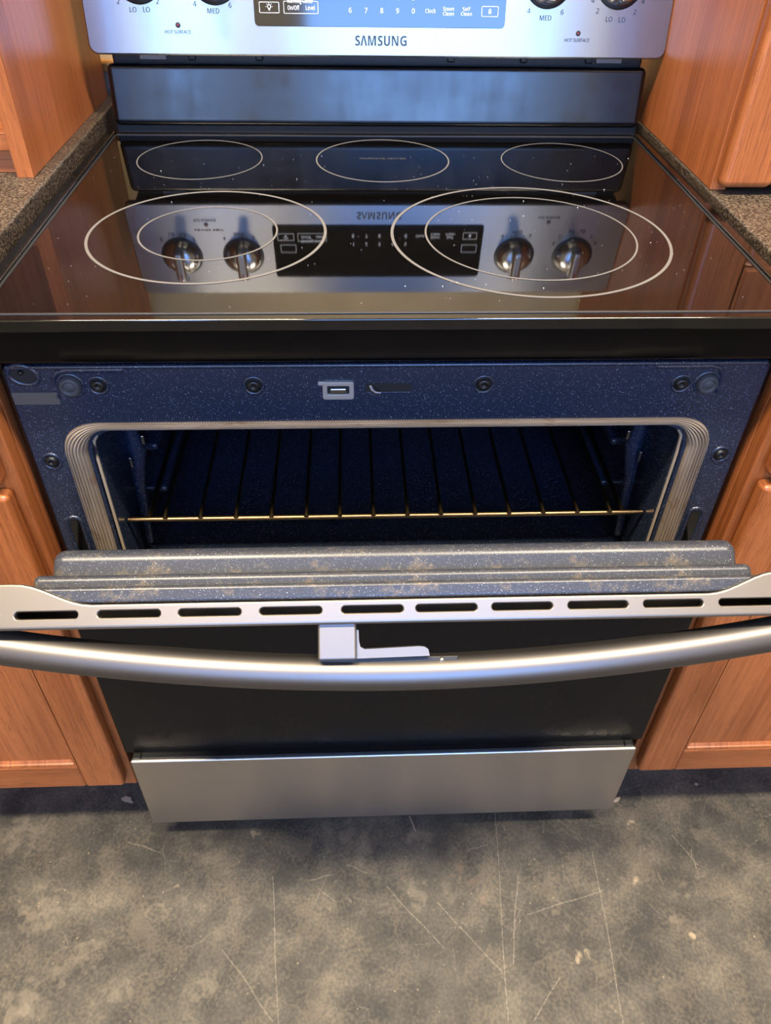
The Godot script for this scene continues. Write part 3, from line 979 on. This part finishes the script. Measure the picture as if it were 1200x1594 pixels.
func upper_door(t: Node3D) -> void:
	# hinged at its lower edge, tilted 42 degrees open
	var d := holder(t, "upper_door", Vector3(0, 0.545, 0.028))
	d.rotation_degrees = Vector3(42, 0, 0)
	d.set_meta("label", "upper oven door hanging half open")
	var L := 0.295
	part(d, "outer_glass", rbox(Vector3(0.752, L - 0.006, 0.006), 0.002, 2, 0), M.door_glass, Vector3(0, (L - 0.006) * 0.5, 0.0145))
	part(d, "core", rbox(Vector3(0.742, L - 0.09, 0.013), 0.001, 2, 0), M.zinc, Vector3(0, (L - 0.09) * 0.5, 0.005))
	for s in [-1.0, 1.0]:
		part(d, "door_end", rbox(Vector3(0.005, L - 0.008, 0.030), 0.001, 2, 1), M.black_plastic, Vector3(s * 0.3735, (L - 0.008) * 0.5, 0.0005))
	part(d, "door_sole", rbox(Vector3(0.742, 0.004, 0.026), 0.001, 2, 0), M.black_plastic, Vector3(0, 0.003, 0.003))
	vent_trim(d, L)
	# stepped enamel liner
	part(d, "liner_flange", rbox(Vector3(0.742, L - 0.004, 0.014), 0.0035, 4, 0), M.enamel_door_lit, Vector3(0, (L - 0.004) * 0.5, -0.0085), "speckled enamel flange coloured paler for light from above")
	part(d, "liner_step", rbox(Vector3(0.6085, 0.250, 0.030), 0.0055, 4, 0), M.enamel_door_lit, Vector3(-0.003, 0.275 - 0.125, -0.0106))
	part(d, "liner_pan", rbox(Vector3(0.604, 0.220, 0.044), 0.011, 5, 0), M.enamel_door_lit, Vector3(0, 0.252 - 0.11, -0.0265), "raised speckled enamel pan with brown residue")
	part(d, "inner_glass", rbox(Vector3(0.44, 0.13, 0.003), 0.001, 2, 0), M.glass_top, Vector3(0, 0.14, -0.049))
	handle(d)
	# lever that parts the two doors
	var zc := 0.0
	part(d, "release_block", rbox(Vector3(0.0315, 0.030, 0.0325), 0.0022, 4, 0), M.latch_steel, Vector3(-0.0553, 0.2735, 0.0315 + zc), "satin grey release block")
	part(d, "release_lever", prism(lever_outline(), -0.006, 0.006, 0.0012), M.latch_steel, Vector3.ZERO, "satin grey release lever")
	var lv: MeshInstance3D = d.get_node("release_lever")
	lv.rotation_degrees = Vector3(-90, 0, 0)
	lv.position = Vector3(0, 0.277, 0)
	part(d, "release_plate", rbox(Vector3(0.117, 0.003, 0.007), 0.0012, 2, 0), M.release_plate, Vector3(-0.0135, 0.2755, 0.0500))
	part(d, "plate_screw", lathe([[0, .0012], [.0018, .001], [.0022, 0]], 16), M.chrome, Vector3(0.031, 0.2768, 0.0495)).rotation_degrees = Vector3(-90, 0, 0)

func lever_outline() -> PackedVector2Array:
	# x along the door, y = minus door depth (turned flat afterwards)
	return PackedVector2Array([Vector2(-.0400, -.0470), Vector2(.0205, -.0460), Vector2(.0195, -.0405), Vector2(.0165, -.0385), Vector2(.0120, -.0380), Vector2(-.0330, -.0395), Vector2(-.0365, -.0375), Vector2(-.0375, -.0330), Vector2(-.0378, -.0235), Vector2(-.0400, -.0235)])

func vent_trim(d: Node3D, L: float) -> void:
	# stainless cap with ten slots; its rear edge flares wider at both ends
	var zs := 0.0068
	var z_front := 0.0186
	var slots := [-.2868, -.2214, -.1570, -.0921, -.0260, .0341, .0957, .1567, .2268 - .0, .2905]
	slots = [-.2868, -.2214, -.1572, -.0922, -.0262, .0341, .0963, .1590, .2218, .2850]
	var hl := 0.0247
	var hr := 0.0028
	var st := SurfaceTool.new()
	st.begin(Mesh.PRIMITIVE_TRIANGLES)
	st.set_smooth_group(-1)
	var z_a := zs - 0.0062
	var z_b := z_front - 0.003
	var edges := [-0.378]
	for k in 9:
		edges.append((slots[k] + slots[k + 1]) * 0.5)
	edges.append(0.378)
	for k in 10:
		var x0: float = edges[k]
		var x1: float = edges[k + 1]
		var c := Vector2(slots[k], zs)
		var rim := []
		var box := []
		for j in 40:
			var a := TAU * (j + 0.5) / 40
			var ex := hl - hr
			var e := Vector2(cos(a), sin(a))
			# stadium point
			var p := Vector2.ZERO
			if j < 10 or j >= 30:
				var b := -PI / 2 + PI * (fposmod(j + 10.0, 40.0) + 0.5) / 20.0
				p = Vector2(ex + cos(b) * hr, sin(b) * hr)
			else:
				var b2 := PI / 2 + PI * (j - 10 + 0.5) / 20.0
				p = Vector2(-ex + cos(b2) * hr, sin(b2) * hr)
			rim.append(p + c)
			e = e
			# matching point on the cell's edge
			var q := p * 50.0
			if absf(p.x) < ex:
				q = Vector2(p.x, signf(p.y) * 9.0)
			var f := 1.0
			var dir := p
			var w0 := x0 - c.x
			var w1 := x1 - c.x
			f = 1e9
			if dir.x > 1e-6:
				f = minf(f, w1 / dir.x)
			elif dir.x < -1e-6:
				f = minf(f, w0 / dir.x)
			if dir.y > 1e-6:
				f = minf(f, (z_b - zs) / dir.y)
			elif dir.y < -1e-6:
				f = minf(f, (z_a - zs) / dir.y)
			box.append(c + dir * f)
		# snap the nearest boundary points to the corners of the cell
		for cr in [Vector2(x0, z_a), Vector2(x1, z_a), Vector2(x0, z_b), Vector2(x1, z_b)]:
			var best := 0
			for j in 40:
				if box[j].distance_to(cr) < box[best].distance_to(cr):
					best = j
			box[best] = cr
		var rings := []
		for j in 40:
			var r2: Vector2 = (rim[j] - c)
			var out2: Vector2 = rim[j] + (r2 - Vector2(clampf(r2.x, -(hl - hr), hl - hr), 0)).normalized() * 0.0011
			rings.append([Vector3(box[j].x, L, box[j].y), Vector3(out2.x, L, out2.y), Vector3(lerpf(out2.x, rim[j].x, 0.5), L - 0.0003, lerpf(out2.y, rim[j].y, 0.5)), Vector3(rim[j].x, L - 0.0012, rim[j].y), Vector3(rim[j].x, L - 0.006, rim[j].y)])
		add_grid(st, rings, true, false)
	# rear strip with the flare, and its turned-down rear edge
	var rear := []
	var n := 96
	for k in n + 1:
		var x := lerpf(-0.378, 0.378, float(k) / n)
		var fl := smoothstep(0.252, 0.312, absf(x))
		var zr := lerpf(-0.0012, -0.0185, fl)
		var row := [Vector3(x, L, z_a), Vector3(x, L, zr + 0.0018), Vector3(x, L - 0.0005, zr + 0.0006), Vector3(x, L - 0.0018, zr), Vector3(x, L - 0.006, zr)]
		rear.append(row)
	st.set_smooth_group(-1)
	add_grid(st, rear, false, false)
	# rounded front edge and short front skin
	var front := []
	for k in 25:
		var x := lerpf(-0.378, 0.378, k / 24.0)
		var row := []
		row.append(Vector3(x, L, z_b))
		for j in 5:
			var a := PI / 2 * j / 4.0
			row.append(Vector3(x, L - 0.003 + cos(a) * 0.003, z_b + sin(a) * 0.003))
		row.append(Vector3(x, L - 0.030, z_front))
		front.append(row)
	add_grid(st, front, false, false)
	st.generate_normals()
	part(d, "vent_trim", st.commit(), M.trim_steel, Vector3.ZERO, "bright stainless trim with ten vent slots")

func handle(d: Node3D) -> void:
	# wide bowed bar
	var path := []
	var radii := []
	for k in 61:
		var u := -1.0 + 2.0 * k / 60.0
		var x := u * 0.366
		var z := 0.0605 - 0.0335 * pow(absf(u), 1.9)
		path.append(Vector3(x, 0.2655, z))
		radii.append(0.0150)
	var h := part(d, "handle", tube(path, 0.0150, 28, radii), M.handle_steel, Vector3.ZERO, "bowed satin steel handle")
	for s in [-1.0, 1.0]:
		part(h, "end_post", rbox(Vector3(0.022, 0.036, 0.034), 0.008, 4, 0), M.handle_steel, Vector3(s * 0.366, 0.2655, 0.030))

func control_panel(t: Node3D) -> void:
	var c := holder(t, "control_panel", Vector3(0.004, 1.010, -0.513))
	c.rotation_degrees = Vector3(-10, 0, 0)
	c.set_meta("label", "stainless control panel")
	# front plate and black housing
	var w := 0.760
	var hh := 0.156
	var poly := rrect(w, hh, 0.012, 6, Vector2(0, hh * 0.5))
	part(c, "face_plate", prism(poly, -0.012, 0.0, 0.0018), M.panel_steel, Vector3.ZERO)
	part(c, "housing", rbox(Vector3(0.735, 0.146, 0.045), 0.006, 3, 0), M.black_plastic, Vector3(0, 0.080, -0.034))
	part(c, "display", prism(rrect(0.324, 0.092, 0.005, 4, Vector2(-0.0015, 0.079)), -0.001, 0.0008, 0.0004), M.display, Vector3.ZERO, "glossy dark display glass")
	# knobs
	for x in [-0.307, -0.212, 0.214, 0.307]:
		var k := part(c, "knob", lathe([[0.0, .0185], [.010, .0185], [.0195, .0165], [.0245, .011], [.0275, .0045], [.0285, .0015], [.0285, 0.0]], 48), M.knob, Vector3(x, 0.0865, 0.0), "domed steel knob")
		part(k, "skirt", lathe([[.0275, .002], [.0305, .0018], [.0318, .0006], [.0318, 0.0]], 48), M.black_plastic)
		part(k, "grip", rbox(Vector3(0.0150, 0.050, 0.021), 0.005, 4, 1), M.knob, Vector3(0, 0, 0.0235))
		part(k, "tip_reflection", rbox(Vector3(0.002, 0.012, 0.0008), 0.0003, 1, 1), M.red, Vector3(0, 0.017, 0.0342))  # red bar paints the reddish reflection at the grip tip
	# indicator lamps and printed words
	for q in [[-.2621, .0333], [.259, .0286]]:
		part(c, "indicator_bezel", lathe([[.0012, .0006], [.0026, .0010], [.0032, .0002], [.0032, -.0002]], 20), M.black_plastic, Vector3(q[0], q[1], 0))
		part(c, "indicator", lathe([[0, .0009], [.0010, .0008], [.0015, .0001]], 16), M.red, Vector3(q[0], q[1], 0))
	for w2 in [["2", -.3337, .0581], ["2", -.2845, .0585], ["4", -.238, .0563], ["6", -.1935, .0553], ["4", .1908, .0528], ["6", .2346, .0518], ["2", .2808, .0536], ["2", .3301, .0527], ["4", .3389, .0646], ["4", .2730, .0650]]:
		letters(c, w2[0], w2[1], w2[2], .0058, -1.0, M.ink)
	for w2 in [["LO", -.3166, .0494, .0085], ["LO", -.2996, .0496, .0085], ["MED", -.2153, .0489, .0150], ["MED", .2135, .0453, .0150], ["LO", .2975, .0447, .0085], ["LO", .3146, .0441, .0085], ["HI", -.307, .1270, .0085], ["HI", -.212, .1270, .0085], ["HI", .214, .1270, .0085], ["HI", .307, .1270, .0085]]:
		letters(c, w2[0], w2[1], w2[2], .0056, w2[3], M.ink)
	letters(c, "HOT SURFACE", -.263, .0258, .0040, .0330, M.ink)
	letters(c, "HOT SURFACE", .2583, .0210, .0040, .0330, M.ink)
	letters(c, "S\u039BMSUNG", -.0007, .0182, .0112, .0675, M.ink, true)
	# printed keys of the display
	letters(c, "Warming Center", -.1043, .0600, .0043, .0330, M.ink_light, false, 0.0012)
	letters(c, "On/Off", -.1128, .0535, .0046, .0150, M.ink_light, false, 0.0012)
	letters(c, "Level", -.0915, .0535, .0046, .0115, M.ink_light, false, 0.0012)
	outline(c, -.1255, .0470, -.0814, .0605, .0005, M.ink_light, 0.0011)
	outline(c, -.1566, .0474, -.1312, .0593, .0006, M.ink_light, 0.0011)
	part(c, "lamp_symbol", ring_of(ellipse(0.0019, 0.0021), 0.0004), M.ink_light, Vector3(-.1439, .0542, 0.0010))
	part(c, "lamp_symbol", rbox(Vector3(0.0018, 0.0016, 0.0004), 0.0, 1, 0), M.ink_light, Vector3(-.1439, .0510, 0.0011))
	for k in 5:
		var a := PI * k / 4.0
		var ray := part(c, "lamp_symbol", rbox(Vector3(0.0013, 0.0004, 0.0004), 0.0, 1, 0), M.ink_light, Vector3(-.1439 + cos(a) * .0037, .0542 + sin(a) * .0037, 0.0011))
		ray.rotation.z = a
	var dg := ["6", "7", "8", "9", "0"]
	for k in 5:
		letters(c, dg[k], -.0405 + .0203 * k, .0513, .0056, -1.0, M.ink_light, false, 0.0012)
	for k in 5:
		letters(c, str(k + 1), -.0405 + .0203 * k, .0655, .0056, -1.0, M.ink_light, false, 0.0012)
	letters(c, "Clock", .063, .0516, .0044, .0135, M.ink_light, false, 0.0012)
	letters(c, "Steam", .0862, .0540, .0040, .0140, M.ink_light, false, 0.0012)
	letters(c, "Clean", .0862, .0488, .0040, .0140, M.ink_light, false, 0.0012)
	letters(c, "Self", .1095, .0541, .0040, .0100, M.ink_light, false, 0.0012)
	letters(c, "Clean", .1095, .0489, .0040, .0140, M.ink_light, false, 0.0012)
	outline(c, .1293, .0459, .1510, .0573, .0006, M.ink_light, 0.0011)
	part(c, "lock_symbol", rbox(Vector3(0.0034, 0.0030, 0.0004), 0.0004, 1, 0), M.ink_light, Vector3(.1401, .0506, 0.0011))
	part(c, "lock_symbol", ring_of(ellipse(0.0012, 0.0018), 0.0003), M.ink_light, Vector3(.1401, .0524, 0.0010))
	for q in [[-.1530, .0665, -.1290, .0800], [.1285, .0665, .1525, .0800]]:
		outline(c, q[0], q[1], q[2], q[3], .0006, M.ink_light, 0.0011)

# ------------------------------------------------------------------ loose things
func oven_rack() -> void:
	var t := thing("oven_rack", "tarnished wire rack inside the open oven", "oven rack", Vector3(0, 0.629, 0))
	var z0 := -0.030
	var z1 := -0.43
	part(t, "front_wire", tube([Vector3(-.3035, -.001, z0), Vector3(.3035, -.001, z0)], .0030, 10), M.rack_wire)
	part(t, "rear_wire", tube([Vector3(-.281, 0, z1), Vector3(.281, 0, z1)], .0030, 8), M.rack_wire)
	for s in [-1.0, 1.0]:
		part(t, "side_wire", tube([Vector3(s * .281, -.003, z0), Vector3(s * .281, -.003, z1)], .0030, 8), M.rack_wire)
	for x in [-.2602, -.2193, -.1782, -.1371, -.0965, -.0573, -.018, .0222, .0617, .1022, .1427, .1834, .2242, .2631]:
		part(t, "wire", tube([Vector3(x, .0030, z0 + .0034), Vector3(x, .0044, z0 - .004), Vector3(x, .0044, z1 - .002)], .0019, 8, [.0027, .0022, .0019]), M.rack_wire)

func scraps() -> void:
	var p := part(self, "paper_scrap", torn_scrap(0.015, 0.006, 0.0012, 4), M.paper, Vector3(.4000, .0012, .006))
	p.rotation_degrees = Vector3(0, 35, 6)
	p.set_meta("label", "torn pale scrap on the floor beside the drawer corner")
	p.set_meta("category", "scrap")
	p = part(self, "wood_chip", torn_scrap(0.022, 0.010, 0.0020, 9), M.paper, Vector3(-.432, .0014, -.020))
	p.rotation_degrees = Vector3(0, -25, 0)
	p.set_meta("label", "beige chip on the floor under the cabinet corner")
	p.set_meta("category", "chip")
	p = part(self, "twig", tube([Vector3(-.004, .0015, -.012), Vector3(.0, .0022, .0), Vector3(.004, .0014, .014)], .0009, 7), M.paper, Vector3(.048, 0.0, .036))
	p.set_meta("label", "thin straw splinter on the floor at the drawer's lower edge")
	p.set_meta("category", "splinter")
	p = part(self, "pebble", torn_scrap(0.006, 0.004, 0.0016, 14), M.paper, Vector3(.5464, .0012, -.0186))
	p.set_meta("label", "tiny pale crumb lying in the shade below the cabinet")
	p.set_meta("category", "crumb")

func dust_specks() -> void:
	rng.seed = 404
	var st := SurfaceTool.new()
	st.begin(Mesh.PRIMITIVE_TRIANGLES)
	st.set_smooth_group(-1)
	for k in 170:
		var p := Vector3(rng.randf_range(-0.35, 0.35), 0.9147, rng.randf_range(-0.42, 0.015))
		var r := rng.randf_range(0.0002, 0.00045) if k % 12 else 0.0007
		var q := []
		for j in 4:
			var an := rng.randf() * 0.8 + TAU * j / 4.0
			q.append(p + Vector3(cos(an) * r, 0, sin(an) * r))
		var tip := p + Vector3(0, r * 0.8, 0)
		for j in 4:
			for v in [q[j], tip, q[(j + 1) % 4]]:
				st.set_uv(Vector2.ZERO)
				st.add_vertex(v)
	st.generate_normals()
	var o := part(self, "dust", st.commit(), M.ink_light)
	o.set_meta("kind", "stuff")
	o.set_meta("label", "tiny white dust specks scattered over the black glass top")
	o.set_meta("category", "dust")

func torn_scrap(a: float, b: float, th: float, sd: int) -> ArrayMesh:
	rng.seed = sd
	var poly := PackedVector2Array()
	for k in 11:
		var an := TAU * k / 11
		var r := rng.randf_range(0.55, 1.0)
		poly.append(Vector2(cos(an) * a * r, sin(an) * b * r) * 0.6)
	var m := prism(poly, -th * 0.5, th * 0.5)
	var st := SurfaceTool.new()
	st.append_from(m, 0, Transform3D(Basis(Vector3.RIGHT, -PI / 2), Vector3.ZERO))
	return st.commit()

func _ready() -> void:
	camera_and_light()
	materials()
	rng.seed = 5
	ceiling_lamp(Vector3(-0.9, 4.19, 0.95), Vector2(1.2, 0.3), 33.0, Color(1.0, 0.93, 0.82), "long warm white ceiling lamp near the range")
	ceiling_lamp(Vector3(1.2, 4.19, 0.95), Vector2(1.2, 0.3), 26.0, Color(1.0, 0.94, 0.85), "long white ceiling lamp over the closed cabinet")
	room()
	electric_range()
	base_cabinet(-1.0, "oak base cabinet below the worktop that carries the open hutch")
	base_cabinet(1.0, "oak base cabinet below the worktop that carries the closed cabinet")
	worktop(-1.0, 0.932, "speckled brown laminate worktop under the open fronted oak hutch")
	worktop(1.0, 0.9225, "speckled brown laminate worktop under the closed oak cabinet")
	hutch_open()
	wall_unit()
	oven_rack()
	scraps()
	dust_specks()
